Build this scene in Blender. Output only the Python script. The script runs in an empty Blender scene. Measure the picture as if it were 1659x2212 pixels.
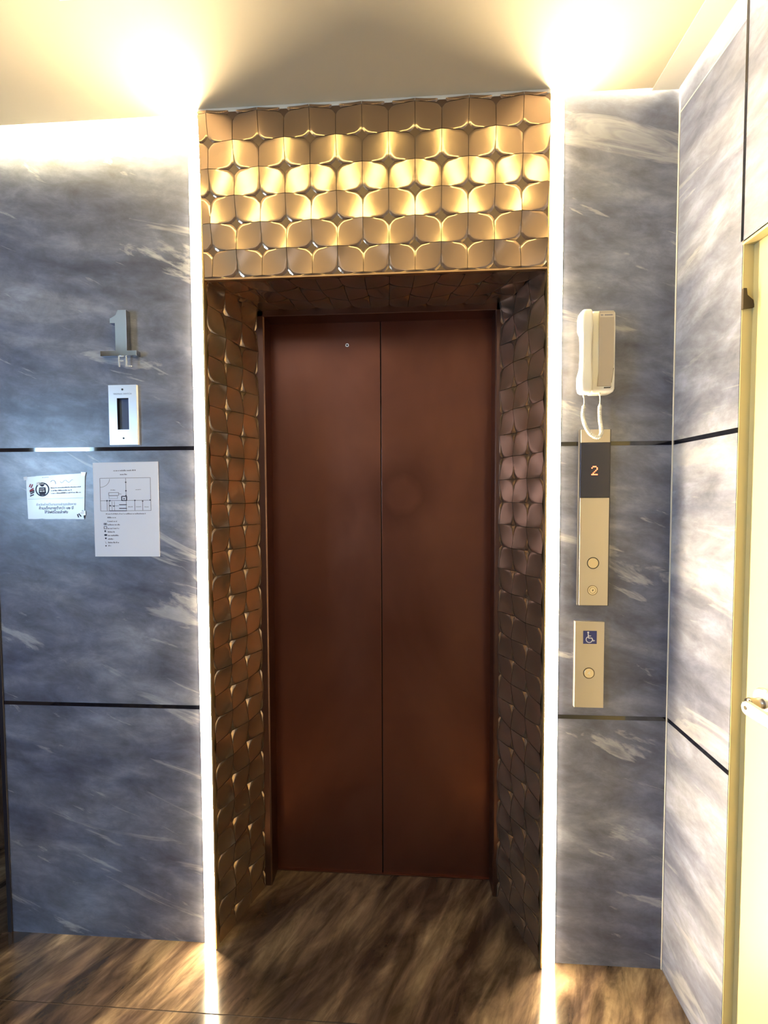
import bpy, bmesh, math, random
from mathutils import Vector, Matrix
random.seed(4)
sc = bpy.context.scene
col = sc.collection

# ---------------------------------------------------------------- camera, light, exposure
cam_d = bpy.data.cameras.new('camera')
cam_d.sensor_fit = 'VERTICAL'; cam_d.sensor_height = 36.0
cam_d.lens = 950.0 * 36.0 / 2212.0
cam_d.clip_start = 0.02
cam = bpy.data.objects.new('camera', cam_d); col.objects.link(cam)
_r = Vector((0.99820, 0.05979, -0.00437)); _u = Vector((0.00198, 0.03991, 0.99920)); _f = Vector((-0.05992, 0.99741, -0.03972))
cam.matrix_world = Matrix(((_r.x, _u.x, -_f.x, 0.0759), (_r.y, _u.y, -_f.y, -1.3199), (_r.z, _u.z, -_f.z, 1.4358), (0, 0, 0, 1)))
sc.camera = cam
sc.view_settings.view_transform = 'Standard'
sc.view_settings.look = 'None'
sc.view_settings.gamma = 1.0
sc.view_settings.use_curve_mapping = False
sc.view_settings.exposure = 0.0

LED_COLOR = (1.0, 0.78, 0.48)
LED_POWER = 135.0           # vertical portal strips
SLOT_POWER_LEFT = 2600.0     # shadow gap between ceiling and marble, left of the portal
SLOT_POWER_RIGHT = 260.0
WINDOW_POWER = 45.0
FILL_POWER = 1.3

world = bpy.data.worlds.new('world'); sc.world = world; world.use_nodes = True
world.node_tree.nodes['Background'].inputs[0].default_value = (0.5, 0.6, 0.85, 1)
world.node_tree.nodes['Background'].inputs[1].default_value = 0.25

# ---------------------------------------------------------------- room numbers (metres)
H = 2.5524                 # ceiling
XL, XR = -1.2366, 0.8305   # left end of the marble wall, right wall
BACK = -3.4
PL, PR = -0.5375, 0.4664   # portal opening, front
RL, RR, RY = -0.4592, 0.3822, 0.214   # portal reveal, back
DL, DR, DY = -0.4342, 0.3658, 0.2873  # lift door
SEAM = -0.0305
ZS = 2.080                 # soffit of the portal
C = 0.0751                 # relief tile
GX0, GZ0 = -0.5099, 2.0841 # tile grid origin
J1, J2 = 1.5808, 0.7697    # black joints
DOORY, DOORZ = -0.2487, 2.004

# ---------------------------------------------------------------- helpers
def tag(o, label=None, cat=None, group=None, kind=None):
    if label: o['label'] = label
    if cat: o['category'] = cat
    if group: o['group'] = group
    if kind: o['kind'] = kind
    return o

class MB:
    """collects faces and links them as one mesh object"""
    def __init__(self): self.v = []; self.f = []; self.smooth = []
    def add(self, vs, fs, smooth=False):
        b = len(self.v); self.v += [tuple(p) for p in vs]
        for f in fs: self.f.append([b + i for i in f]); self.smooth.append(smooth)
        return self
    def box(self, x0, x1, y0, y1, z0, z1):
        vs = [(x, y, z) for x in (x0, x1) for y in (y0, y1) for z in (z0, z1)]
        return self.add(vs, [(0, 1, 3, 2), (4, 6, 7, 5), (0, 4, 5, 1), (2, 3, 7, 6), (0, 2, 6, 4), (1, 5, 7, 3)])
    def prism(self, pts, y0, y1):           # outline in x,z extruded along y
        n = len(pts)
        vs = [(x, y0, z) for x, z in pts] + [(x, y1, z) for x, z in pts]
        fs = [tuple(range(n))[::-1], tuple(range(n, 2 * n))] + [(i, (i + 1) % n, n + (i + 1) % n, n + i) for i in range(n)]
        return self.add(vs, fs)
    def prism_z(self, pts, z0, z1):         # outline in x,y extruded along z
        n = len(pts)
        vs = [(x, y, z0) for x, y in pts] + [(x, y, z1) for x, y in pts]
        fs = [tuple(range(n)), tuple(range(n, 2 * n))[::-1]] + [(i, (i + 1) % n, n + (i + 1) % n, n + i) for i in range(n)]
        return self.add(vs, fs)
    def loft(self, rings, cap=True, smooth=True):
        n = len(rings[0]); vs = [p for r in rings for p in r]; fs = []
        for k in range(len(rings) - 1):
            for i in range(n): fs.append((k * n + i, k * n + (i + 1) % n, (k + 1) * n + (i + 1) % n, (k + 1) * n + i))
        if cap: fs.append(tuple(range(n))[::-1]); fs.append(tuple((len(rings) - 1) * n + i for i in range(n)))
        return self.add(vs, fs, smooth)
    def tube(self, pts, r, n=8):
        pts = [Vector(p) for p in pts]; rings = []
        t = (pts[1] - pts[0]).normalized(); a = t.orthogonal().normalized()
        for i, p in enumerate(pts):
            q = (pts[min(i + 1, len(pts) - 1)] - pts[max(i - 1, 0)]).normalized()
            a = (a - q * a.dot(q)).normalized(); b = q.cross(a)
            rr = r[i] if isinstance(r, (list, tuple)) else r
            rings.append([p + (a * math.cos(2 * math.pi * k / n) + b * math.sin(2 * math.pi * k / n)) * rr for k in range(n)])
        return self.loft(rings)
    def disc_y(self, cx, cz, r, y0, y1, n=40, bev=0.0):   # cylinder with axis along y, front face at y1 (y1 < y0)
        prof = [(r, y0), (r, y1 + bev), (r - bev, y1)] if bev else [(r, y0), (r, y1)]
        rings = [[(cx + q * math.cos(2 * math.pi * k / n), y, cz + q * math.sin(2 * math.pi * k / n)) for k in range(n)] for q, y in prof]
        return self.loft(rings, smooth=False)
    def ring_y(self, cx, cz, ro, ri, y0, y1, n=48):
        rings = [[(cx + q * math.cos(2 * math.pi * k / n), y, cz + q * math.sin(2 * math.pi * k / n)) for k in range(n)] for q, y in ((ro, y0), (ro, y1), (ri, y1), (ri, y0), (ro, y0))]
        return self.loft(rings, cap=False, smooth=False)
    def build(self, name, mat, parent=None, bevel=0.0, fix=True, seg=2):
        me = bpy.data.meshes.new(name); me.from_pydata(self.v, [], self.f); me.update()
        for p, s in zip(me.polygons, self.smooth): p.use_smooth = s
        if fix:
            bm = bmesh.new(); bm.from_mesh(me); bmesh.ops.recalc_face_normals(bm, faces=bm.faces); bm.to_mesh(me); bm.free()
        me.materials.append(mat)
        o = bpy.data.objects.new(name, me); col.objects.link(o)
        if bevel:
            m = o.modifiers.new('bevel', 'BEVEL'); m.width = bevel; m.segments = seg; m.limit_method = 'ANGLE'; m.angle_limit = math.radians(40)
        if parent is not None:
            o.parent = parent
            o.matrix_parent_inverse = parent.matrix_world.inverted() if parent.type != 'EMPTY' else Matrix.Translation(-Vector(parent.location))
        return o

def empty(name, loc):
    o = bpy.data.objects.new(name, None); col.objects.link(o); o.location = loc; o.empty_display_size = 0.05
    return o

# ---------------------------------------------------------------- materials
def mat(name, color=(.5, .5, .5), rough=.5, metal=0., emit=None, power=0., spec=None):
    m = bpy.data.materials.new(name); m.use_nodes = True
    b = m.node_tree.nodes['Principled BSDF']
    b.inputs['Base Color'].default_value = (*color, 1); b.inputs['Roughness'].default_value = rough; b.inputs['Metallic'].default_value = metal
    if spec is not None: b.inputs['Specular IOR Level'].default_value = spec
    if emit: b.inputs['Emission Color'].default_value = (*emit, 1); b.inputs['Emission Strength'].default_value = power
    return m

def nt(m): return m.node_tree.nodes, m.node_tree.links
def coords(m, scale=(1, 1, 1), rot=(0, 0, 0), loc=(0, 0, 0)):
    N, L = nt(m); tc = N.new('ShaderNodeNewGeometry'); mp = N.new('ShaderNodeMapping')
    r = N.new('ShaderNodeMapping'); r.inputs['Rotation'].default_value = rot; r.inputs['Location'].default_value = loc
    mp.inputs['Scale'].default_value = scale
    L.new(tc.outputs['Position'], r.inputs[0]); L.new(r.outputs[0], mp.inputs[0]); return mp.outputs[0]
def noise(m, vec, scale, detail=6, rough=.55, dist=0.):
    N, L = nt(m); n = N.new('ShaderNodeTexNoise'); n.inputs['Scale'].default_value = scale; n.inputs['Detail'].default_value = detail
    n.inputs['Roughness'].default_value = rough; n.inputs['Distortion'].default_value = dist; L.new(vec, n.inputs['Vector']); return n.outputs['Fac']
def ramp(m, fac, stops, interp='LINEAR'):
    N, L = nt(m); r = N.new('ShaderNodeValToRGB'); e = r.color_ramp.elements; r.color_ramp.interpolation = interp
    while len(e) < len(stops): e.new(0.5)
    for el, (p, c) in zip(e, stops): el.position = p; el.color = (*c, 1) if len(c) == 3 else c
    L.new(fac, r.inputs[0]); return r.outputs[0]
def mix(m, fac, a, b, mode='MIX'):
    N, L = nt(m); x = N.new('ShaderNodeMix'); x.data_type = 'RGBA'; x.blend_type = mode
    for s, v in ((x.inputs[0], fac), (x.inputs[6], a), (x.inputs[7], b)):
        if hasattr(v, 'node'): L.new(v, s)
        else: s.default_value = v if isinstance(v, float) else (*v, 1)
    return x.outputs[2]
def g(v): return (v, v, v)

def marble(name, rot, loc, along='x', k=1.0):
    m = mat(name, rough=.2, spec=.55); N, L = nt(m); b = N['Principled BSDF']
    sc_ = (1.0, 1.0, 3.2) if along == 'x' else (1, 1.0, 3.2)
    v = coords(m, sc_, rot, loc)
    big = noise(m, v, 1.6, 8, .58, .7)
    base = ramp(m, big, [(p, tuple(x * k for x in c)) for p, c in ((.30, (.070, .080, .130)), (.44, (.115, .130, .195)), (.56, (.175, .192, .262)), (.72, (.29, .31, .38)))])
    fine = noise(m, coords(m, (1, 1, 1.9), rot, loc), 8, 9, .68, .3)
    c1 = mix(m, .60, base, ramp(m, fine, [(.32, g(.16)), (.5, g(.45)), (.68, g(.85))]), 'OVERLAY')
    v2 = coords(m, (1.0, 1.0, 5.0), (rot[0], rot[1] - (.16 if along == 'x' else 0), rot[2]), (loc[0] + 3.1, loc[1] + 1.7, loc[2] + .6))
    vein = ramp(m, noise(m, v2, 1.7, 6, .62, .9), [(.585, g(0)), (.64, g(.5)), (.70, g(.25)), (.78, g(0))])
    c2 = mix(m, vein, c1, (.56, .57, .60))
    v3 = coords(m, (1.0, 1.0, 6.0), (rot[0], rot[1] - (.22 if along == 'x' else 0), rot[2]), (loc[0] + 7.1, loc[1] + 4.7, loc[2] + 2.6))
    vein2 = ramp(m, noise(m, v3, 4.0, 5, .6, .8), [(.65, g(0)), (.70, g(.4)), (.78, g(0))])
    c3 = mix(m, vein2, c2, (.60, .61, .64))
    L.new(c3, b.inputs['Base Color'])
    bp = N.new('ShaderNodeBump'); bp.inputs['Strength'].default_value = .12; bp.inputs['Distance'].default_value = .002
    L.new(fine, bp.inputs['Height']); L.new(bp.outputs[0], b.inputs['Normal'])
    L.new(ramp(m, fine, [(.3, g(.40)), (.7, g(.28))]), b.inputs['Roughness'])
    return m
M = {}
M['marble'] = marble('blue_grey_marble', (0, -.17, 0), (0, 0, 0))
M['marble_lit'] = marble('blue_grey_marble_lit', (.04, 0, 0), (5, 2.2, 1.3), 'y', 1.6)  # same marble as the front wall, strip light painted in as a paler palette

def floor_mat():
    m = mat('brown_streaked_stone', rough=.1, spec=.6); N, L = nt(m); b = N['Principled BSDF']
    v = coords(m, (1.0, 3.6, 1.0), (0, 0, -math.radians(52)))
    a = noise(m, v, 2.0, 9, .58, .9)
    base = ramp(m, a, [(.25, (.020, .016, .015)), (.42, (.044, .030, .024)), (.54, (.105, .074, .050)), (.66, (.215, .16, .10)), (.80, (.40, .32, .21))])
    v2 = coords(m, (1.0, 4.0, 1.0), (0, 0, -math.radians(60)), (3, 1, 0))
    n2 = noise(m, v2, 4.2, 9, .62, .8)
    c = mix(m, .9, base, ramp(m, n2, [(.32, g(.12)), (.5, g(.45)), (.68, g(.9))]), 'OVERLAY')
    L.new(c, b.inputs['Base Color'])
    bp = N.new('ShaderNodeBump'); bp.inputs['Strength'].default_value = .05; bp.inputs['Distance'].default_value = .002
    L.new(n2, bp.inputs['Height']); L.new(bp.outputs[0], b.inputs['Normal'])
    L.new(ramp(m, n2, [(.3, g(.16)), (.7, g(.09))]), b.inputs['Roughness'])
    return m
M['floor'] = floor_mat()

def paint(name, c, rough=.6):
    m = mat(name, c, rough); N, L = nt(m); b = N['Principled BSDF']
    n = noise(m, coords(m), 60, 3); bp = N.new('ShaderNodeBump'); bp.inputs['Strength'].default_value = .05; bp.inputs['Distance'].default_value = .001
    L.new(n, bp.inputs['Height']); L.new(bp.outputs[0], b.inputs['Normal'])
    k = mix(m, noise(m, coords(m), 1.5, 3), tuple(x * .96 for x in c), c); L.new(k, b.inputs['Base Color'])
    return m
M['ceiling'] = paint('beige_ceiling_paint', (.68, .60, .45), .7)
M['white_paint'] = paint('white_trim_paint', (.86, .83, .74), .5)
M['door_paint'] = paint('cream_gloss_door_paint', (.74, .64, .34), .35)
M['back_wall'] = paint('grey_beige_wall_paint', (.20, .15, .13), .6)
M['black_gloss'] = mat('black_gloss_metal', (.006, .007, .014), .04, spec=.8)
M['dark'] = mat('dark_rubber', (.02, .018, .016), .6)

def gold():
    m = mat('bronze_gold_glaze', (.62, .36, .15), .2, .85); N, L = nt(m); b = N['Principled BSDF']
    n = noise(m, coords(m), 5, 3); L.new(ramp(m, n, [(.3, (.39, .28, .20)), (.7, (.46, .33, .23))]), b.inputs['Base Color'])
    L.new(ramp(m, noise(m, coords(m), 26, 4), [(.3, g(.16)), (.7, g(.22))]), b.inputs['Roughness'])
    return m
M['gold'] = gold()

def door_metal():
    m = mat('red_brown_satin_metal', (.30, .12, .075), .33, 1.0); N, L = nt(m); b = N['Principled BSDF']
    n = noise(m, coords(m, (1, 1, .6)), 2.4, 4, .55, .4)
    L.new(ramp(m, n, [(.3, (.225, .10, .075)), (.7, (.31, .14, .098))]), b.inputs['Base Color'])
    L.new(ramp(m, noise(m, coords(m, (1, 1, .7)), 3.5, 5, .5, .6), [(.35, g(.30)), (.65, g(.42))]), b.inputs['Roughness'])
    # round wiped smudge on the right leaf
    geo = N.new('ShaderNodeNewGeometry'); mp = N.new('ShaderNodeMapping'); mp.inputs['Location'].default_value = (-.045, 0, -1.425); mp.inputs['Scale'].default_value = (1, 0, 1)
    L.new(geo.outputs['Position'], mp.inputs[0]); ln = N.new('ShaderNodeVectorMath'); ln.operation = 'LENGTH'; L.new(mp.outputs[0], ln.inputs[0])
    ad = N.new('ShaderNodeMath'); ad.operation = 'MULTIPLY_ADD'; ad.inputs[1].default_value = .09; L.new(noise(m, coords(m), 7, 3), ad.inputs[0]); L.new(ln.outputs['Value'], ad.inputs[2])
    ringf = ramp(m, ad.outputs[0], [(.095, g(0)), (.125, g(.30)), (.145, g(.2)), (.19, g(0))])
    c0 = b.inputs['Base Color'].links[0].from_socket
    L.new(mix(m, ringf, c0, (.10, .045, .038)), b.inputs['Base Color'])
    return m
M['door'] = door_metal()
M['jamb'] = mat('dark_bronze_jamb', (.20, .12, .10), .3, 1.0)
M['steel'] = mat('brushed_champagne_steel', (.52, .49, .48), .36, .8)
M['silver'] = mat('silver_aluminium', (.80, .82, .86), .3, .6)
M['chrome'] = mat('mirror_chrome', (.40, .43, .50), .06, 1.0)
M['chrome_bright'] = mat('bright_chrome', (.92, .92, .92), .22, .7)
M['display'] = mat('dark_navy_glass', (.014, .021, .058), .10, spec=.5)
M['red_led'] = mat('red_led_dots', (.8, .1, .05), .5, emit=(1.0, .17, .07), power=5.0)
M['white_plastic'] = mat('white_plastic', (.86, .84, .78), .35)
M['greige_plastic'] = mat('greige_plastic', (.42, .36, .30), .4)
M['blue_sign'] = mat('blue_sign_vinyl', (.022, .035, .19), .4)
M['white_ink'] = mat('white_ink', (.85, .87, .92), .5)
M['paper'] = mat('white_paper', (.76, .80, .93), .6)
M['laminate'] = mat('laminated_white_paper', (.74, .79, .93), .2)
M['ink'] = mat('dark_navy_ink', (.012, .012, .04), .6)
M['grey_ink'] = mat('grey_ink', (.20, .20, .26), .6)
M['red_ink'] = mat('dark_red_ink', (.30, .015, .03), .6)
M['tape'] = mat('clear_tape', (.85, .88, .95), .12)
M['led'] = mat('warm_led_diffuser', (.9, .9, .85), .5, emit=LED_COLOR, power=LED_POWER)
M['slot_l'] = mat('warm_slot_led', (.9, .9, .85), .5, emit=(1, .80, .40), power=SLOT_POWER_LEFT)
M['bar_led'] = mat('amber_bar_diffuser', (.9, .9, .85), .5, emit=(1, .80, .28), power=15)
M['slot_r'] = mat('warm_slot_led_dim', (.9, .9, .85), .5, emit=(1, .82, .5), power=SLOT_POWER_RIGHT)
M['fill_led'] = mat('fill_panel_diffuser', (.9, .9, .9), .5, emit=(.78, .86, 1.0), power=FILL_POWER)

def struct(o, label=None, cat=None): return tag(o, label, cat, kind='structure')

# ---------------------------------------------------------------- room shell
fl = MB()
fl.box(-3.2, 1.0, -0.189 + .0014, .42, -.06, 0)
fl.box(-3.2, 1.0, BACK - .1, -0.189 - .0014, -.06, 0)
o = fl.build('floor', M['floor']); struct(o, 'polished brown streaked stone tile floor with one long joint', 'floor')
MB().box(-3.2, 1.0, -.1904, -.1876, -.05, -.0008).build('tile_joint', mat('brown_grout', (.03, .02, .015), .8), o)

ce = MB()
ce.box(-3.2, PL - .055, BACK - .1, -.020, H, H + .02)
ce.box(PL - .055, PR + .055, BACK - .1, -.014, H, H + .02)
ce.box(PR + .055, XR - .085, BACK - .1, -.020, H, H + .02)
ce.box(-3.2, XR + .15, BACK - .1, .45, H + .10, H + .14)
o = ce.build('ceiling', M['ceiling']); struct(o, 'flat beige painted ceiling over the lift lobby', 'ceiling')
bd = MB().box(XR - .085, XR - .012, BACK - .1, -.012, H - .001, H + .02).build('border_board', M['white_paint'], o, .001)
bd['label'] = 'white border board beside right wall'
# light gaps between ceiling and the walls (LED tape lying above the gap, shining down the stone)
MB().box(XL, PL - .06, -.034, -.0245, H + .085, H + .088).build('gap_light', M['slot_l'], o)
MB().box(PR + .06, XR - .001, -.034, -.0245, H + .085, H + .088).build('gap_light', M['slot_r'], o)
MB().box(XR - .026, XR - .0165, BACK, -.036, H + .085, H + .088).build('gap_light', M['slot_r'], o)

def slabs(x0, x1, name_m, y0=0.0, y1=.03):
    w = MB()
    for a, b_ in ((0, J2 - .006), (J2 + .006, J1 - .006), (J1 + .006, H + .10)): w.box(x0, x1, y0, y1, a, b_)
    return w
wl = slabs(XL, PL - .005, 'marble')
for a, b_ in ((0, J2 - .006), (J2 + .006, J1 - .006), (J1 + .006, H + .10)): wl.box(PR + .005, XR, 0, .03, a, b_)
wb = wl.build('wall_front', M['marble']); struct(wb, 'blue grey veined marble wall around the lift portal', 'wall')
for x0, x1 in ((XL, PL - .05), (PR + .05, XR)):
    for z in (J1, J2):
        MB().box(x0, x1, -.0008, .02, z - .006, z + .006).build('black_joint', M['black_gloss'], wb)
MB().box(XL - .014, XL, -.004, .05, 0, H).build('end_trim', mat('black_satin_trim', (.008, .009, .02), .45), wb, .001)
MB().box(XL - .012, PL - .03, .05, .07, 0, H).build('backing', M['dark'], wb)
# brown stone wall set back at the far left, past the end trim
o = MB().box(-3.2, XL - .02, .34, .42, 0, H).build('wall_left_rear', M['floor']); struct(o, 'brown streaked stone wall set back at the far left', 'wall')

# right wall with a door opening
rw = MB()
y_a = DOORY
for a, b_ in ((0, J2 - .006), (J2 + .006, J1 - .006), (J1 + .006, H + .10)):
    rw.box(XR, XR + .03, y_a - .002, .03, a, b_)
rw.box(XR, XR + .03, -1.20, y_a - .004, DOORZ, H + .10)
rw.box(XR, XR + .03, BACK, -1.20, 0, H + .10)
o = rw.build('wall_right', M['marble_lit']); struct(o, 'marble side wall right of the lift, its lit tone painted paler', 'wall')
wr = o
for z in (J1, J2): MB().box(XR - .0008, XR + .02, DOORY - .002, -.002, z - .006, z + .006).build('black_joint', M['black_gloss'], wr)
MB().box(XR - .0008, XR + .02, DOORY - .004, DOORY + .003, DOORZ + .004, H + .10).build('black_joint', M['black_gloss'], wr)
MB().box(XR - .0012, XR + .01, DOORY + .003, -.003, 2.4955, 2.4985).build('pale_joint', M['white_paint'], wr)
o = MB().box(XR - .0035, XR, -.0035, 0, 0, H).build('trim_1', M['white_paint'], None, .001); struct(o, 'thin cream corner bead between the two marble walls', 'trim')
MB().box(XR + .06, XR + .10, BACK, .05, 0, H + .1).build('backing', M['back_wall'], wr)

# rest of the lobby behind the camera
o = MB().box(-3.2, XR + .1, BACK - .1, BACK, 0, H + .1).build('wall_back', M['back_wall']); struct(o, 'plain painted wall behind the viewer', 'wall')
WX = -2.4
lw = MB()
WY0, WY1, WZ0, WZ1 = -2.02, -1.42, 1.25, 1.95
lw.box(WX - .1, WX, BACK, WY0, 0, H); lw.box(WX - .1, WX, WY1, .34, 0, H)
lw.box(WX - .1, WX, WY0, WY1, 0, WZ0); lw.box(WX - .1, WX, WY0, WY1, WZ1, H)
o = lw.build('wall_left', M['back_wall']); struct(o, 'plain painted wall at the left end of the lobby', 'wall')
wn = empty('window_1', (WX, (WY0 + WY1) / 2, WZ0)); struct(wn, 'daylit window in the left end wall', 'window')
fr = MB()
fr.box(WX - .06, WX + .01, WY0, WY0 + .03, WZ0, WZ1).box(WX - .06, WX + .01, WY1 - .03, WY1, WZ0, WZ1)
fr.box(WX - .06, WX + .01, WY0, WY1, WZ0, WZ0 + .03).box(WX - .06, WX + .01, WY0, WY1, WZ1 - .03, WZ1)
fr.build('window_frame', M['white_paint'], wn)
MB().box(WX - .04, WX - .03, WY0 + .03, WY1 - .03, WZ0 + .03, WZ1 - .03).build('window_pane', mat('daylit_frosted_pane', (.8, .85, .9), .4, emit=(.42, .68, 1.0), power=WINDOW_POWER), wn)
lb = empty('linear_ceiling_light', (-.07, -.385, H)); tag(lb, 'slim recessed amber linear light in the ceiling in front of the portal', 'ceiling light')
MB().box(-.71, .57, -.470, -.330, H - .003, H - .0005).build('frame', M['white_paint'], lb)
MB().box(-.705, .565, -.466, -.334, H - .0042, H - .003).build('diffuser', M['bar_led'], lb)
pn = empty('ceiling_fill_panel', (-.6, -1.9, H)); tag(pn, 'square fill panel added in the lobby ceiling behind the viewer, out of view', 'ceiling light')  # added unseen panel, cool ambient fill for the lobby
MB().box(-.95, -.25, -2.25, -1.55, H - .012, H - .002).build('frame', M['white_paint'], pn, .002)
MB().box(-.92, -.28, -2.22, -1.58, H - .016, H - .011).build('diffuser', M['fill_led'], pn)

# ---------------------------------------------------------------- portal of gold relief tiles
PEXP = 4.3
TD = 1 - .5 ** (1 / PEXP)
def height(u, v, star_even):
    """relief of one tile; star corners at (0,0),(1,1) or mirrored"""
    if not star_even: u = 1 - u
    h = .075 * (u - v) ** 2
    for a, b_ in ((u, v), (1 - u, 1 - v)):
        t, w = max(a, b_), min(a, b_)
        e = max(1 - (1 - (1 - max(t, TD)) ** PEXP) ** (1 / PEXP) + .6 * max(0, TD - t), .12 * max(0, 1 - t / .8) ** 1.2) - w
        if e > 0: h -= .46 * e
    return h * C
def relief(mb, O, U, V, Nn, u0, u1, v0, v1, star, sub=14, edge=None):
    """tiles on the plane O + u*U + v*V (u, v in tiles), every tile its own island so its rim stays crisp"""
    O, U, V, Nn = Vector(O), Vector(U), Vector(V), Vector(Nn)
    i0, i1, j0, j1 = math.floor(u0 + 1e-6), math.ceil(u1 - 1e-6), math.floor(v0 + 1e-6), math.ceil(v1 - 1e-6)
    for i in range(i0, i1):
        for j in range(j0, j1):
            a0, a1, b0, b1 = max(u0, i), min(u1, i + 1), max(v0, j), min(v1, j + 1)
            if a1 - a0 < 1e-4 or b1 - b0 < 1e-4: continue
            gp = .010
            lo = lambda k, s: s + (gp if abs(s - k) < 1e-6 else 0)
            hi = lambda k, s: s - (gp if abs(s - k) < 1e-6 else 0)
            a0, a1, b0, b1 = lo(i, a0), hi(i + 1, a1), lo(j, b0), hi(j + 1, b1)
            se = star(i, j)
            vs, fs = [], []
            n = sub
            ease = lambda t: t if n < 8 else .5 - .5 * math.cos(math.pi * t) * (0.35) - .5 * (1 - 2 * t) * .65 
            for q in range(n + 1):
                for p in range(n + 1):
                    uu = a0 + (a1 - a0) * ease(p / n); vv = b0 + (b1 - b0) * ease(q / n)
                    P = O + U * uu + V * vv + Nn * height(uu - i, vv - j, se)
                    if edge: P = edge(P)
                    vs.append(P)
            for q in range(n):
                for p in range(n): k = q * (n + 1) + p; fs.append((k, k + 1, k + n + 2, k + n + 1))
            mb.add(vs, fs, True)
portal = empty('tiled_lift_portal', (SEAM, 0, 0))
tag(portal, 'bronze gold relief tile portal framing the lift door', 'portal')
hd = MB()
HP = -.014
# star test: star corners (0,0),(1,1) when the lower left grid point of the tile is a star point
LEAN = .0040
relief(hd, (GX0, HP, GZ0), (C, 0, 0), (0, -LEAN, C), (0, -1, 0), (PL + .001 - GX0) / C, (PR - GX0) / C, (ZS + .002 - GZ0) / C, (2.543 - GZ0) / C, lambda i, j: (i + j) % 2 == 1, 20)
hh = hd.build('header_tiles', M['gold'], portal, fix=False)
hh['label'] = 'front header band of relief tiles'
vc = (0, 0, C)
for nm, xf, xb, sgn in (('left', PL, RL, 1), ('right', PR, RR, -1)):
    dx, dy = xb - xf, RY; Ln = math.hypot(dx, dy); U = (dx / Ln * C, dy / Ln * C, 0)
    Nn = (dy / Ln * sgn, -dx / Ln * sgn, 0)
    r_ = MB()
    relief(r_, (xf, HP * .3, GZ0), U, vc, Nn, 0, (Ln + .004) / C, -GZ0 / C, (ZS - GZ0) / C, lambda i, j: (i + j) % 2 == 0, 14)
    if sgn < 0: r_.f = [f[::-1] for f in r_.f]
    r_.build('reveal_tiles', M['gold'], portal, fix=False)['label'] = nm + ' reveal clad in relief tiles'
so = MB()
def pinch(P):   # the soffit narrows with the reveals
    t = min(max(P.y / RY, 0), 1); xl = PL + (RL - PL) * t; xr = PR + (RR - PR) * t
    s = (P.x - PL) / (PR - PL); P.x = xl + (xr - xl) * s; return P
relief(so, (GX0, HP * .3, ZS), (C, 0, 0), (0, C, 0), (0, 0, -1), (PL - GX0) / C, (PR - GX0) / C, 0, (RY + .004) / C, lambda i, j: (i + j) % 2 == 0, 10, pinch)
so.f = [f[::-1] for f in so.f]
so.build('soffit_tiles', M['gold'], portal, fix=False)['label'] = 'dark underside of the header'
# backing so that no gap between tiles shows through
bk = MB()
bk.loft([[(x, y, z) for y, z in ((HP + .0035, ZS + .004), (HP + .0035 - LEAN * 6.2, 2.5415), (.03, 2.5415), (.03, ZS + .004))] for x in (PL + .001, PR - .001)], smooth=False)
bk.prism_z([(PL, .0), (RL - .012, RY + .003), (RL - .012, RY + .02), (PL - .004, RY + .02), (PL - .004, .0)], 0, ZS)
bk.prism_z([(PR, .0), (RR + .012, RY + .003), (RR + .012, RY + .02), (PR + .004, RY + .02), (PR + .004, .0)], 0, ZS)
bk.box(PL, PR, .0, RY + .02, ZS + .012, ZS + .03)
bk.build('mortar_backing', mat('dark_bronze_mortar', (.10, .055, .03), .5), portal)
ed = MB().box(PL + .001, PR, HP - .001, HP + .012, ZS - .003, ZS + .002)
ed.build('lower_edge_strip', mat('bronze_edge_strip', (.50, .33, .20), .3, .9), portal)
# side fins between LED strips and tiles
for x0, x1 in ((PL - .0045, PL + .0005), (PR - .0005, PR + .0045)):
    MB().box(x0, x1, -.020, .02, 0, H - .001).build('edge_profile', mat('champagne_edge_profile', (.80, .64, .36), .3, .9), portal, .0008)
o = MB().box(PL + .002, PR - .002, HP - LEAN * 6.2 + .002, -.002, H - .0115, H - .0005).build('trim_2', M['white_paint'], None, .001); struct(o, 'cream filler strip between ceiling and gold tiles', 'trim')

# ---------------------------------------------------------------- vertical LED strips
for side, x0, x1 in (('left', PL - .0475, PL - .005), ('right', PR + .005, PR + .0475)):
    e = empty('led_strip_light', ((x0 + x1) / 2, 0, 0))
    tag(e, 'glowing warm vertical light strip on the %s edge of the gold tiled portal' % side, 'light strip', 'light strips beside the portal')
    MB().box(x0, x1, -.0012, .003, .0005, H).build('channel', M['white_paint'], e)
    w = x1 - x0; n = 10; zs = (.001, H - .001)
    prof = [(x0 + .001 + (w - .002) * k / n, -.0012 - .0065 * math.sin(math.pi * (k + .35) / (n + .7))) for k in range(n + 1)]
    MB().prism_z([(x0 + .001, -.001)] + prof + [(x1 - .001, -.001)], *zs).build('diffuser', M['led'], e)

# ---------------------------------------------------------------- lift door
d1 = empty('door_1', (SEAM, DY, 0)); struct(d1, 'closed red brown metal two leaf lift door inside the portal', 'lift door')
JZ = 2.058
lp = MB().box(DL - .03, SEAM - .0020, DY, DY + .03, .004, JZ + .02).build("door_panel", M["door"], d1, .0006)
lp['label'] = 'left sliding leaf with a small key hole'
MB().box(SEAM + .0020, DR + .03, DY, DY + .03, .004, JZ + .02).build("door_panel", M["door"], d1, .0006)['label'] = 'right sliding leaf'
MB().box(SEAM - .0020, SEAM + .0020, DY + .012, DY + .03, .004, JZ).build('door_seal', M['dark'], d1)
k = MB().ring_y(-.1517, 1.977, .0065, .0035, DY, DY - .0022, 24).build('key_escutcheon', M['chrome_bright'], lp)
MB().disc_y(-.1517, 1.977, .0036, DY, DY - .0006, 20).build('key_hole', M['dark'], lp)
jb = MB()
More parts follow.
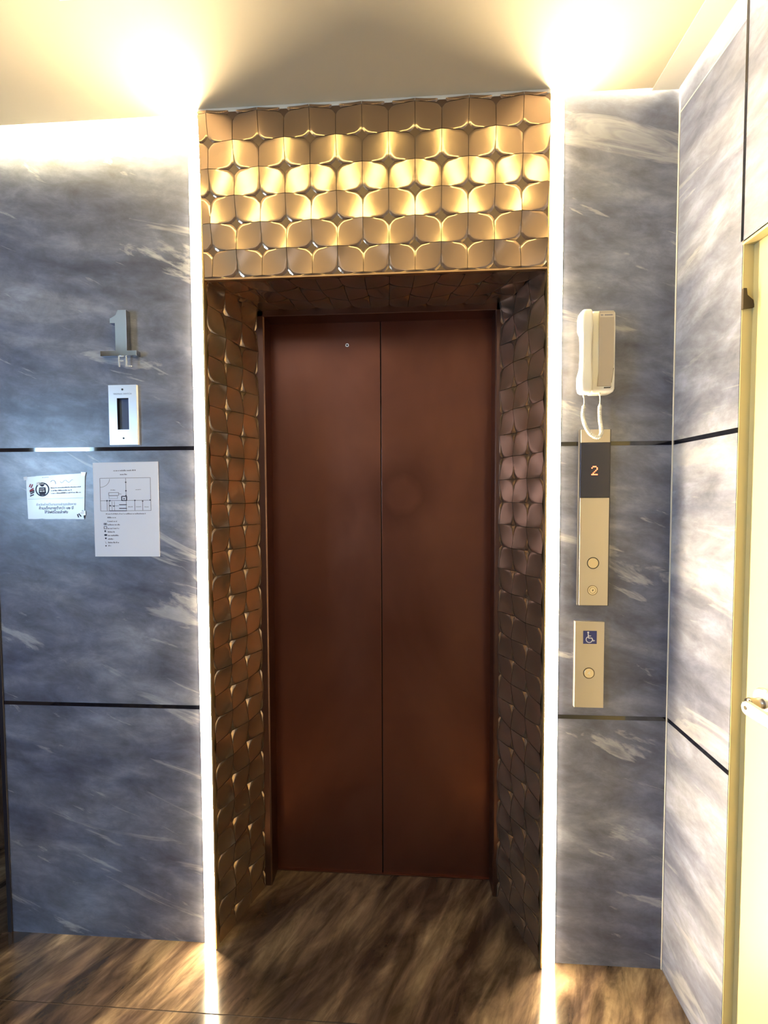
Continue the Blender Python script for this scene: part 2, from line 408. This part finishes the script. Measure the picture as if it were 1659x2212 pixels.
jb.prism_z([(RL - .012, RY), (DL - .004, RY), (DL, RY + .004), (DL, DY + .03), (RL - .012, DY + .03)], 0, ZS)
jb.build('left_jamb', M['jamb'], d1)
jb = MB()
jb.prism_z([(RR + .012, RY), (RR + .012, DY + .03), (DR, DY + .03), (DR, RY + .004), (DR + .004, RY)], 0, ZS)
jb.build('right_jamb', M['jamb'], d1)
MB().box(RL, RR, RY, DY + .03, JZ, ZS + .014).build('head_jamb', M['jamb'], d1, .002)
MB().box(RL - .05, RR + .05, DY + .03, DY + .05, 0, ZS + .05).build('shaft_backing', M['dark'], d1)
MB().box(DL, DR, DY - .006, DY + .03, .0005, .0035).build('door_sill', M['jamb'], d1)

# ---------------------------------------------------------------- cream side door in the right wall
DX = XR + .023
d2 = empty('door_2', (DX, -.72, 0)); struct(d2, 'bright cream painted side door at the right edge with a lever handle', 'door')
fr = MB()
fr.box(XR + .0008, DX + .03, DOORY - .0045, DOORY - .002, 0, DOORZ)
fr.box(XR + .0, DX + .03, -1.205, -1.195, 0, DOORZ)
fr.box(XR + .0, DX + .03, -1.20, DOORY, DOORZ - .006, DOORZ + .004)
fr.build('door_frame', M['door_paint'], d2, .001)
MB().box(DX, DX + .04, -1.195, DOORY - .004, .004, DOORZ - .006).build('door_leaf', M['door_paint'], d2, .002)
# frame stop bumper
MB().prism([(XR - .001, 1.899), (XR + .006, 1.899), (XR + .008, 1.884), (XR + .021, 1.872), (XR + .024, 1.856), (XR - .001, 1.853)], DOORY - .004, DOORY - .010).build('corner_bumper', mat('dark_brown_bumper', (.05, .035, .02), .6), d2)
# lever handle
hy, hz = -.324, .980
def rings_x(cy, cz, prof, n=36): return [[(x, cy + r * math.cos(2 * math.pi * k / n), cz + r * math.sin(2 * math.pi * k / n)) for k in range(n)] for x, r in prof]
hb = MB().loft(rings_x(hy, hz, [(DX, .027), (DX - .006, .027), (DX - .009, .024)]), smooth=False).build('handle_rose', M['chrome_bright'], d2)
MB().loft(rings_x(hy, hz - .006, [(DX - .008, .0125), (DX - .02, .011), (DX - .034, .0115), (DX - .038, .010)])).build('handle_neck', mat('satin_steel_neck', (.45, .40, .34), .25, 1), d2)
lx0, lx1 = DX - .049, DX - .036
lv = MB(); y_end, zc, hr = -.318, .966, .0155
out = [(y_end - hr + hr * math.cos(a), zc + hr * math.sin(a)) for a in [math.pi / 2 - math.pi * k / 14 for k in range(15)]]
out += [(-.44, zc - .013), (-.465, zc - .010), (-.468, zc), (-.465, zc + .010), (-.44, zc + .013)]
n = len(out)
vs = [(lx0, y, z) for y, z in out] + [(lx1, y, z) for y, z in out]
lv.add(vs, [tuple(range(n)), tuple(range(n, 2 * n))[::-1]] + [(i, (i + 1) % n, n + (i + 1) % n, n + i) for i in range(n)])
lev = lv.build('handle_lever', M['chrome_bright'], d2, .003)
MB().loft(rings_x(y_end - .0145, zc + .001, [(lx0 - .0006, .0045), (lx0 + .001, .0045)], 20), smooth=False).build('lever_screw_hole', mat('dull_brass_screw', (.05, .04, .025), .6, .2), lev)

# ---------------------------------------------------------------- intercom phone
YF = -.045
ph = empty('intercom_phone', (.605, 0, 1.72)); tag(ph, 'white wall intercom phone with a coiled cord, above the call panel', 'intercom')
def rrect(x0, x1, y0, y1, z, r=.008, n=5):
    pts = []
    for cx, cy, a0 in ((x1 - r, y1 - r, 0), (x0 + r, y1 - r, 90), (x0 + r, y0 + r, 180), (x1 - r, y0 + r, 270)):
        for k in range(n + 1): a = math.radians(a0 + 90 * k / n); pts.append((cx + r * math.cos(a), cy + r * math.sin(a), z))
    return pts
bs = MB()
prof = [(1.7185, .006, .034), (1.7215, .002, .040), (1.729, 0, .043), (1.76, 0, .044), (1.90, 0, .044), (1.938, 0, .042), (1.944, .002, .039), (1.946, .006, .034)]
bs.loft([rrect(.5825 + i, .6465 - i, -d, 0, z, .005) for z, i, d in prof])
base = bs.build('base', M['white_plastic'], ph)
pnl = [(.5995, 1.941), (.6405, 1.941), (.6410, 1.80), (.6400, 1.775), (.6335, 1.735), (.5975, 1.735), (.6005, 1.775)]
MB().prism(pnl, -.044, -.0462).build('face_panel', M['greige_plastic'], ph, .0008)
MB().prism([(.6012, 1.9365), (.6395, 1.9365), (.6395, 1.924), (.6012, 1.924)], -.0462, -.0466).build('name_strip', mat('pale_label_strip', (.62, .55, .45), .5), ph)
def text_mesh(body, size, name, material, parent, xf, bold=0.0, thick=.0003, align='CENTER', sy=1.0):
    cu = bpy.data.curves.new(name, 'FONT'); cu.body = body; cu.size = size; cu.align_x = align; cu.align_y = 'CENTER'; cu.offset = bold; cu.extrude = thick
    t = bpy.data.objects.new(name, cu); col.objects.link(t); bpy.context.view_layer.update()
    me = bpy.data.meshes.new_from_object(t.evaluated_get(bpy.context.evaluated_depsgraph_get()))
    bpy.data.objects.remove(t); me.name = name
    for v in me.vertices: v.co = xf(v.co.x, v.co.y * sy, v.co.z)
    me.materials.clear(); me.materials.append(material)
    o = bpy.data.objects.new(name, me); col.objects.link(o)
    if parent is not None: o.parent = parent; o.matrix_parent_inverse = Matrix.Translation(-Vector(parent.location))
    return o
ink = MB()
for x, w in ((.604, .008), (.6145, .0225)): 
    for k in range(int(w / .0022)): ink.prism([(x + k * .0022, 1.932), (x + k * .0022 + .0016, 1.932), (x + k * .0022 + .0016, 1.9285 - .0006 * (k % 2)), (x + k * .0022, 1.9285)], -.0466, -.0469)
ink.build('name_strip_print', M['grey_ink'], ph)
MB().prism([(.6345, 1.762), (.6400, 1.785), (.6420, 1.785), (.6365, 1.745), (.6345, 1.745)], -.044, -.0448).build('groove', M['dark'], ph)
MB().prism([(.616, 1.7325), (.633, 1.7325), (.6365, 1.7365), (.633, 1.7300), (.616, 1.7295)], -.044, -.0448).build('groove', M['dark'], ph)
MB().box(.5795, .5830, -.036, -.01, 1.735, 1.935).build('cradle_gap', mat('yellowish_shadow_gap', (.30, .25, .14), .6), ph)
hs = MB()
prof = [(1.7145, .006, -.030, -.050), (1.7165, .003, -.024, -.056), (1.722, .0008, -.018, -.060), (1.735, 0, -.014, -.062), (1.765, 0, -.014, -.062), (1.785, .0012, -.026, -.060), (1.83, .0016, -.030, -.058),
        (1.875, .0012, -.026, -.060), (1.895, 0, -.014, -.062), (1.925, 0, -.014, -.062), (1.938, .0010, -.018, -.060), (1.9435, .003, -.024, -.056), (1.9460, .007, -.030, -.050)]
hs.loft([rrect(.5495 + i * 1.5, .5790 - i * .6, yb, ya, z, .0075 if i < .005 else .005) for z, i, ya, yb in prof])
hs.build('handset', M['white_plastic'], ph)
# cord: straight lead, coil, straight lead
key = [(.5640, -.036, 1.716), (.5665, -.036, 1.695), (.5655, -.034, 1.678), (.5645, -.032, 1.655), (.5665, -.042, 1.630), (.5760, -.048, 1.607), (.5890, -.050, 1.595), (.6010, -.050, 1.594),
       (.6090, -.048, 1.603), (.6120, -.040, 1.620), (.6125, -.030, 1.645), (.6130, -.026, 1.672), (.6135, -.026, 1.690), (.6120, -.030, 1.706), (.6090, -.034, 1.720)]
def cat(key, n):
    P = [Vector(k) for k in key]; P = [2 * P[0] - P[1]] + P + [2 * P[-1] - P[-2]]; out = []
    for i in range(1, len(P) - 2):
        for k in range(n):
            t = k / n; a, b_, c_, d_ = P[i - 1], P[i], P[i + 1], P[i + 2]
            out.append(.5 * ((2 * b_) + (c_ - a) * t + (2 * a - 5 * b_ + 4 * c_ - d_) * t * t + (3 * b_ - a - 3 * c_ + d_) * t ** 3))
    out.append(P[-2]); return out
cp = cat(key, 60); s0, s1 = 1.5 * 60, 12.0 * 60; path = []; a = Vector((1, 0, 0)); ph_ = 0.0
for i, p in enumerate(cp):
    q = (cp[min(i + 1, len(cp) - 1)] - cp[max(i - 1, 0)]).normalized(); a = (a - q * a.dot(q)).normalized(); b_ = q.cross(a)
    step = (cp[min(i + 1, len(cp) - 1)] - p).length
    if s0 < i < s1: ph_ += step / .0036 * 2 * math.pi; rr = .0042 * min(1, (i - s0) / 20, (s1 - i) / 20)
    else: rr = 0
    path.append(p + (a * math.cos(ph_) + b_ * math.sin(ph_)) * rr)
MB().tube(path, .0016, 6).build('coiled_cord', M['white_plastic'], ph, fix=False)
MB().tube(cp[90:721:4], .0030, 8).build('cord_core', M['white_plastic'], ph)
for p in (key[0], key[-1]): MB().tube([(p[0], p[1], p[2] - .008), (p[0], p[1], p[2] + .004)], .0026, 10).build('cord_plug', M['white_plastic'], ph)

# ---------------------------------------------------------------- lift call panel
cpn = empty('lift_call_panel', (.600, 0, 1.115)); tag(cpn, 'tall steel lift call panel with red 2 display and two round buttons', 'call panel')
PX0, PX1 = .5665, .6483
MB().box(PX0 - .0025, PX1 + .0030, -.0125, 0, 1.1085, 1.6203).build('back_box', mat('dull_black_box', (.03, .03, .035), .5), cpn)
MB().box(PX0, PX1, -.0150, -.0120, 1.1100, 1.4233).build('lower_plate', M['steel'], cpn, .0006)
MB().box(PX0, PX1, -.0150, -.0120, 1.5828, 1.6200).build('upper_plate', M['steel'], cpn, .0006)
dsp = MB().box(PX0 - .0005, PX1 + .0005, -.0152, -.0120, 1.4243, 1.5817).build('display_glass', M['display'], cpn, .0008)
dots = ['01110', '10001', '00001', '00010', '00100', '01000', '11111']
dm = MB(); cx, cz, p_ = .6056, 1.5020, .0036
for r_i, row in enumerate(dots):
    for c_i, ch in enumerate(row):
        if ch == '1': dm.disc_y(cx + (c_i - 2) * p_, cz + (3 - r_i) * p_ * 1.05, .0018, -.0150, -.0156, 12)
dm.build('floor_number_dots', M['red_led'], dsp)
bt = MB().disc_y(.6053, 1.2341, .0150, -.0120, -.0154, 40, .0005).build('call_button', mat('champagne_button', (.70, .6082, .45), .4, .8), cpn)
MB().ring_y(.6053, 1.2341, .0172, .0148, -.0140, -.0153).build('button_gap', M['dark'], bt)
kb = MB().ring_y(.6049, 1.1545, .0145, .0128, -.0140, -.0156).ring_y(.6049, 1.1545, .0092, .0082, -.0140, -.0160).build('key_switch_rings', mat('grey_brown_rings', (.20, .16, .10), .5, .5), cpn)
MB().disc_y(.6049, 1.1545, .0130, -.0140, -.0154, 36).build('key_switch_face', mat('pale_steel_face', (.74, .68, .5574), .35, .8), cpn)
MB().prism([(.6036, 1.1525), (.6056, 1.1516), (.6077, 1.1562), (.6056, 1.1575)], -.0154, -.0162).build('key_slot', M['dark'], kb)

# ---------------------------------------------------------------- accessible call panel
ap = empty('accessible_call_panel', (.600, 0, .804)); tag(ap, 'lower steel call plate with blue wheelchair symbol and one round button', 'call panel')
MB().box(.5580, .6420, -.012, 0, .8045, 1.0610).build('plate', M['steel'], ap, .0008)
sg = MB().box(.5815, .6200, -.0128, -.0115, .9955, 1.0340).build('wheelchair_sign', M['blue_sign'], ap)
def arc(cx, cz, r, a0, a1, w, n=20):
    pts = [(cx + (r + w / 2) * math.cos(math.radians(a0 + (a1 - a0) * k / n)), cz + (r + w / 2) * math.sin(math.radians(a0 + (a1 - a0) * k / n))) for k in range(n + 1)]
    pts += [(cx + (r - w / 2) * math.cos(math.radians(a1 + (a0 - a1) * k / n)), cz + (r - w / 2) * math.sin(math.radians(a1 + (a0 - a1) * k / n))) for k in range(n + 1)]
    return pts
def bar(x0, z0, x1, z1, w):
    d = Vector((x1 - x0, z1 - z0)).normalized() * (w / 2); nx, nz = -d.y, d.x
    return [(x0 + nx, z0 + nz), (x1 + nx, z1 + nz), (x1 - nx, z1 - nz), (x0 - nx, z0 - nz)]
wc = MB(); YS0, YS1 = -.0128, -.0132
wc.disc_y(.5952, 1.0292, .0026, YS0, YS1, 20)
for pts in (arc(.5985, 1.0085, .0090, 120, 362, .0022), bar(.5952, 1.0268, .5962, 1.0128, .0026), bar(.5958, 1.0190, .6035, 1.0190, .0020), bar(.5957, 1.0128, .6062, 1.0128, .0024), bar(.6058, 1.0132, .6102, 1.0042, .0024), bar(.6092, 1.0042, .6142, 1.0058, .0024)):
    wc.prism(pts, YS0, YS1)
wc.build('wheelchair_symbol', M['white_ink'], sg)
b2 = MB().disc_y(.5990, .9082, .0140, -.012, -.0142, 40, .0006).build('call_button', mat('champagne_button_b', (.74, .66, .52), .35, .85), ap)
MB().ring_y(.5990, .9082, .0165, .0138, -.011, -.0130).build('button_gap', mat('brown_gap', (.12, .09, .05), .6), b2)
MB().prism([(.5935, .9062), (.5998, .9140), (.6015, .9140), (.6015, .9030), (.5990, .9030), (.5990, .9062)], -.0142, -.0145).build('arrow_mark', mat('pale_arrow', (.88, .85, .78), .4), b2)

# ---------------------------------------------------------------- left wall: key switch plate
kp = empty('key_switch_plate', (-.805, 0, 1.592)); tag(kp, 'silver rectangular switch plate with an empty slot and two screws', 'switch plate')
PXa, PXb, PZa, PZb = -.8500, -.7605, 1.5925, 1.7750
sx0, sx1, sz0, sz1 = -.8235, -.7865, 1.6390, 1.7350
pm = MB()
pm.box(PXa, sx0, -.008, 0, PZa, PZb).box(sx1, PXb, -.008, 0, PZa, PZb).box(sx0, sx1, -.008, 0, PZa, sz0).box(sx0, sx1, -.008, 0, sz1, PZb)
pm.build('plate', M['silver'], kp)
MB().box(sx0, sx1, -.0012, -.0002, sz0, sz1).build('slot_glass', mat('blue_grey_slot_glass', (.10, .14, .24), .08, spec=.8), kp)
MB().box(sx0, sx0 + .004, -.0078, -.0010, sz0, sz1).box(sx0, sx1, -.0078, -.0010, sz1 - .002, sz1).build('slot_lip', M['black_gloss'], kp)
for z in (1.7612, 1.6125): MB().disc_y(-.8050, z, .0030, -.008, -.0086, 20).build('screw', M['dark'], kp)
text_mesh('FIREMAN SWITCH', .0072, 'plate_lettering', M['grey_ink'], kp, lambda x, y, z: Vector((-.805 + x, -.0081 - z * .5, 1.7475 + y)))

# mirror polished floor number
fn = empty('floor_number_sign', (-.805, 0, 1.82)); tag(fn, 'mirror chrome floor number 1 with small FL letters, above the switch plate', 'floor sign')
one = [(-.862, 1.8590), (-.748, 1.8590), (-.748, 1.8740), (-.7780, 1.8740), (-.7780, 1.9950), (-.8040, 1.9950), (-.8110, 1.9800), (-.8300, 1.9700), (-.8300, 1.9560), (-.8140, 1.9560), (-.8140, 1.8740), (-.862, 1.8740)]
MB().prism(one, -.002, -.022).build('numeral', M['chrome'], fn, .0006)
text_mesh('FL', .050, 'letters', M['chrome_bright'], fn, lambda x, y, z: Vector((-.7850 + x * .95, -.024 - z, 1.8395 + y)), bold=-.0004, thick=.001)

# ---------------------------------------------------------------- papers
def bil(c):
    (tl, tr, bl, br) = [Vector((a[0], a[1])) for a in c]
    def f(s, t, y): p = (tl * (1 - s) + tr * s) * (1 - t) + (bl * (1 - s) + br * s) * t; return (p.x, y, p.y)
    return f
def sheet(name, c, material, parent, wave=.0006, nx=16, nz=16, ragged=0.0):
    f = bil(c); mb = MB(); vs = []; rnd = random.Random(3)
    for lay in (0, 1):
        for j in range(nz + 1):
            for i in range(nx + 1):
                s, t = i / nx, j / nz
                if ragged and j in (0, nz): t += rnd.uniform(-ragged, ragged)
                y = -.0010 - wave * (1 + math.sin(3.1 * s + 2 * t)) - (.0006 if lay else 0)
                vs.append(f(s, t, y))
    n = (nx + 1) * (nz + 1); fs = []
    for j in range(nz):
        for i in range(nx):
            k = j * (nx + 1) + i; fs.append((k, k + 1, k + nx + 2, k + nx + 1)); fs.append((n + k, n + k + nx + 1, n + k + nx + 2, n + k + 1))
    rim = [i for i in range(nx)] + [nx + j * (nx + 1) for j in range(nz)] + [n - 1 - i for i in range(nx)] + [(nz - j) * (nx + 1) for j in range(nz)]
    for a_, b_ in zip(rim, rim[1:] + rim[:1]): fs.append((a_, b_, n + b_, n + a_))
    mb.add(vs, fs, False); return mb.build(name, material, parent)
def ysurf(s, t, wave=.0006): return -.0010 - wave * (1 + math.sin(3.1 * s + 2 * t)) - .0006
class Ink(MB):
    def __init__(self, c, X0, Y0, X1, Y1): super().__init__(); self.fn = bil(c); self.b = (X0, Y0, X1, Y1)
    def P(self, x, y, d):
        s = (x - self.b[0]) / (self.b[2] - self.b[0]); t = (y - self.b[1]) / (self.b[3] - self.b[1])
        return self.fn(s, t, ysurf(s, t) - d)
    def poly(self, pts):
        n = len(pts); return self.add([self.P(x, y, .0001) for x, y in pts] + [self.P(x, y, .0004) for x, y in pts], [tuple(range(n)), tuple(range(n, 2 * n))[::-1]] + [(i, (i + 1) % n, n + (i + 1) % n, n + i) for i in range(n)])
    def rect(self, x0, y0, x1, y1): return self.poly([(x0, y0), (x1, y0), (x1, y1), (x0, y1)])
    def line(self, x0, y0, x1, y1, w): return self.poly(bar(x0, y0, x1, y1, w))
    def frame(self, x0, y0, x1, y1, w):
        self.line(x0, y0, x1, y0, w).line(x0, y1, x1, y1, w); return self.line(x0, y0, x0, y1, w).line(x1, y0, x1, y1, w)
    def words(self, x0, x1, y, h, seed=0):      # a line of print too small to read
        r = random.Random(seed); x = x0
        while x < x1:
            w = r.uniform(.35, .9) * h; up = r.choice((0, 0, .35)) * h
            self.rect(x, y - h * .35 - up, min(x + w, x1), y + h * .35); x += w + h * r.choice((.18, .18, .18, .6))
        return self
# evacuation plan (A4)
pbc = [(-.9115, 1.5385), (-.7013, 1.5407), (-.9118, 1.2451), (-.7029, 1.2460)]
pb = empty('floor_plan_sheet', (-.807, 0, 1.246)); tag(pb, 'white A4 sheet with printed floor plan and legend taped to marble', 'paper notice')
sheet('sheet', pbc, M['paper'], pb)
k1 = Ink(pbc, 130, 78, 1500, 2072)
k1.frame(275, 410, 1335, 1100, 9); k1.line(275, 885, 1335, 885, 9); k1.line(820, 410, 820, 1100, 9)
for x in (415, 460): k1.line(x, 885, x, 1100, 8)
for x in (1000, 1165): k1.line(x, 885, x, 1100, 10)
for i in range(8):
    a0, a1 = math.radians(5 + i * 10.5), math.radians(15.5 + i * 10.5); k1.line(275 + 210 * math.cos(a0), 410 + 190 * math.sin(a0), 275 + 210 * math.cos(a1), 410 + 190 * math.sin(a1), 7)
k1.frame(455, 715, 665, 775, 10); k1.line(665, 740, 720, 750, 8); k1.frame(460, 785, 640, 840, 5)
for x in (520, 570): k1.line(x, 900, x, 1090, 6)
k1.line(460, 995, 660, 995, 8)
k1.words(570, 1035, 256, 26, 1).words(705, 850, 338, 26, 2).words(385, 1230, 1167, 22, 3)
for x, y, w in ((1020, 660, 110), (860, 1020, 90), (1020, 1020, 110), (1205, 1025, 80), (500, 662, 95)): k1.words(x, x + w, y, 16, x)
for i, (y, w) in enumerate(zip((1245, 1325, 1397, 1475, 1550, 1625, 1700, 1775, 1842), (180, 200, 260, 240, 160, 230, 120, 240, 55))): k1.words(415, 415 + w, y, 26, 20 + i)
k1.line(355, 1755, 375, 1795, 6)
k1.build('plan_print', M['grey_ink'], pb)
k2 = Ink(pbc, 130, 78, 1500, 2072)
k2.frame(728, 795, 832, 885, 18); k2.rect(765, 835, 790, 860); k2.rect(805, 770, 832, 800)
for y in (972, 1050): k2.line(670, y, 830, y, 16)
k2.line(460, 1098, 830, 1100, 14)
for x, y in ((820, 500), (820, 680), (1003, 885), (1165, 900), (480, 990), (560, 1000), (415, 885), (475, 885), (1325, 880)): k2.rect(x - 13, y - 13, x + 13, y + 13)
def blob(k, x, y, rx, ry): k.poly([(x + rx * math.cos(a * math.pi / 6), y + ry * math.sin(a * math.pi / 6)) for a in range(12)])
blob(k2, 360, 1530, 18, 20); blob(k2, 368, 1612, 32, 20); blob(k2, 368, 1682, 17, 18); blob(k2, 368, 1842, 14, 14)
k2.frame(337, 1360, 360, 1398, 9); k2.frame(370, 1360, 393, 1398, 9); k2.frame(337, 1430, 395, 1480, 9)
k2.build('plan_bold_marks', M['ink'], pb)
# laminated notice
pac = [(-1.1320, 1.4960), (-.9380, 1.5065), (-1.1290, 1.3640), (-.9455, 1.3630)]
pa = empty('rules_notice', (-1.035, 0, 1.363)); tag(pa, 'laminated landscape notice with round emblem and striped mark, left of the floor plan', 'paper notice')
sheet('sheet', pac, M['laminate'], pa, ragged=.006)
B = (165, 170, 1475, 1145)
ka = Ink(pac, *B)
ka.words(715, 1395, 455, 22, 5).words(720, 1190, 518, 26, 6).words(725, 1410, 575, 26, 7)
ka.words(530, 680, 208, 12, 8)
for i in range(7):
    a0, a1 = math.radians(-150 + i * 24), math.radians(-126 + i * 24); ka.line(770 + 60 * math.cos(a0), 350 + 65 * math.sin(a0), 770 + 60 * math.cos(a1), 350 + 65 * math.sin(a1), 10)
for i in range(9): ka.line(930 + i * 32, 320 + 30 * math.sin(i * 1.3), 962 + i * 32, 320 + 30 * math.sin((i + 1) * 1.3), 6)
ka.line(190, 690, 1460, 690, 5)
ka.build('small_print', M['grey_ink'], pa)
kb_ = Ink(pac, *B)
def ringp(k, x, y, r, w, n=40):
    for i in range(n): a0, a1 = 2 * math.pi * i / n, 2 * math.pi * (i + 1.05) / n; k.line(x + r * math.cos(a0), y + r * math.sin(a0), x + r * math.cos(a1), y + r * math.sin(a1), w)
ringp(kb_, 527, 478, 145, 26)
blob(kb_, 527, 365, 48, 48)
kb_.poly([(455, 430), (600, 430), (610, 560), (560, 600), (490, 600), (445, 560)])
kb_.rect(440, 585, 615, 605)
for i, (x0, y0, x1, y1) in enumerate(((240, 530, 345, 500), (250, 570, 340, 530), (240, 620, 330, 585))): kb_.line(x0, y0, x1, y1, 26)
kb_.line(1320, 1040, 1350, 1110, 26); kb_.line(1350, 1030, 1410, 1090, 26); kb_.line(1470, 1040, 1480, 1120, 22); blob(kb_, 1435, 970, 14, 14)
em = kb_.build('emblem', M['ink'], pa)
kw = Ink(pac, *B)
kw.P = lambda x, y, d, _P=kw.P: _P(x, y, d + .0005)
blob(kw, 505, 352, 13, 13); blob(kw, 547, 352, 13, 13); kw.rect(475, 460, 575, 475); kw.rect(475, 500, 520, 530); kw.rect(535, 500, 580, 530); kw.poly([(1380, 1010), (1440, 965), (1490, 1000), (1430, 1060)])
kw.poly([(400, 310), (470, 300), (480, 390), (400, 370)])
kw.build('emblem_highlights', M['white_ink'], em)
kr = Ink(pac, *B)
for x0, y0, x1, y1 in ((235, 410, 265, 340), (270, 430, 310, 350), (240, 490, 330, 440), (235, 505, 335, 475)): kr.line(x0, y0, x1, y1, 24)
kr.build('red_stripes', M['red_ink'], pa)
fa = bil(pac)
def on_notice(cx, cy, k):
    def xf(x, y, z):
        px, py = cx + x * k, cy - y * k; s = (px - B[0]) / (B[2] - B[0]); t = (py - B[1]) / (B[3] - B[1])
        return Vector(fa(s, t, ysurf(s, t) - .0002 - (z > 0) * .0002))
    return xf
text_mesh('ห้ามเด็กอายุต่ำกว่า ๑๒ ปี', 1.0, 'thai_lettering', M['ink'], pa, on_notice(830, 905, 84), bold=.012, thick=.01)
text_mesh('ใช้ลิฟต์โดยลำพัง', 1.0, 'thai_lettering', M['ink'], pa, on_notice(830, 995, 84), bold=.012, thick=.01)
text_mesh('ถ้าเปิดค้างไว้นานอาจชำรุดเสียหาย', 1.0, 'thai_lettering', M['grey_ink'], pa, on_notice(830, 822, 70), bold=.0, thick=.01)
for pts in ([(110, 170), (190, 160), (205, 240), (120, 250)], [(1390, 140), (1500, 150), (1480, 235), (1400, 225)], [(1360, 985), (1500, 965), (1510, 1060), (1400, 1075)]): Ink(pac, *B).poly(pts).build('tape', M['tape'], pa)
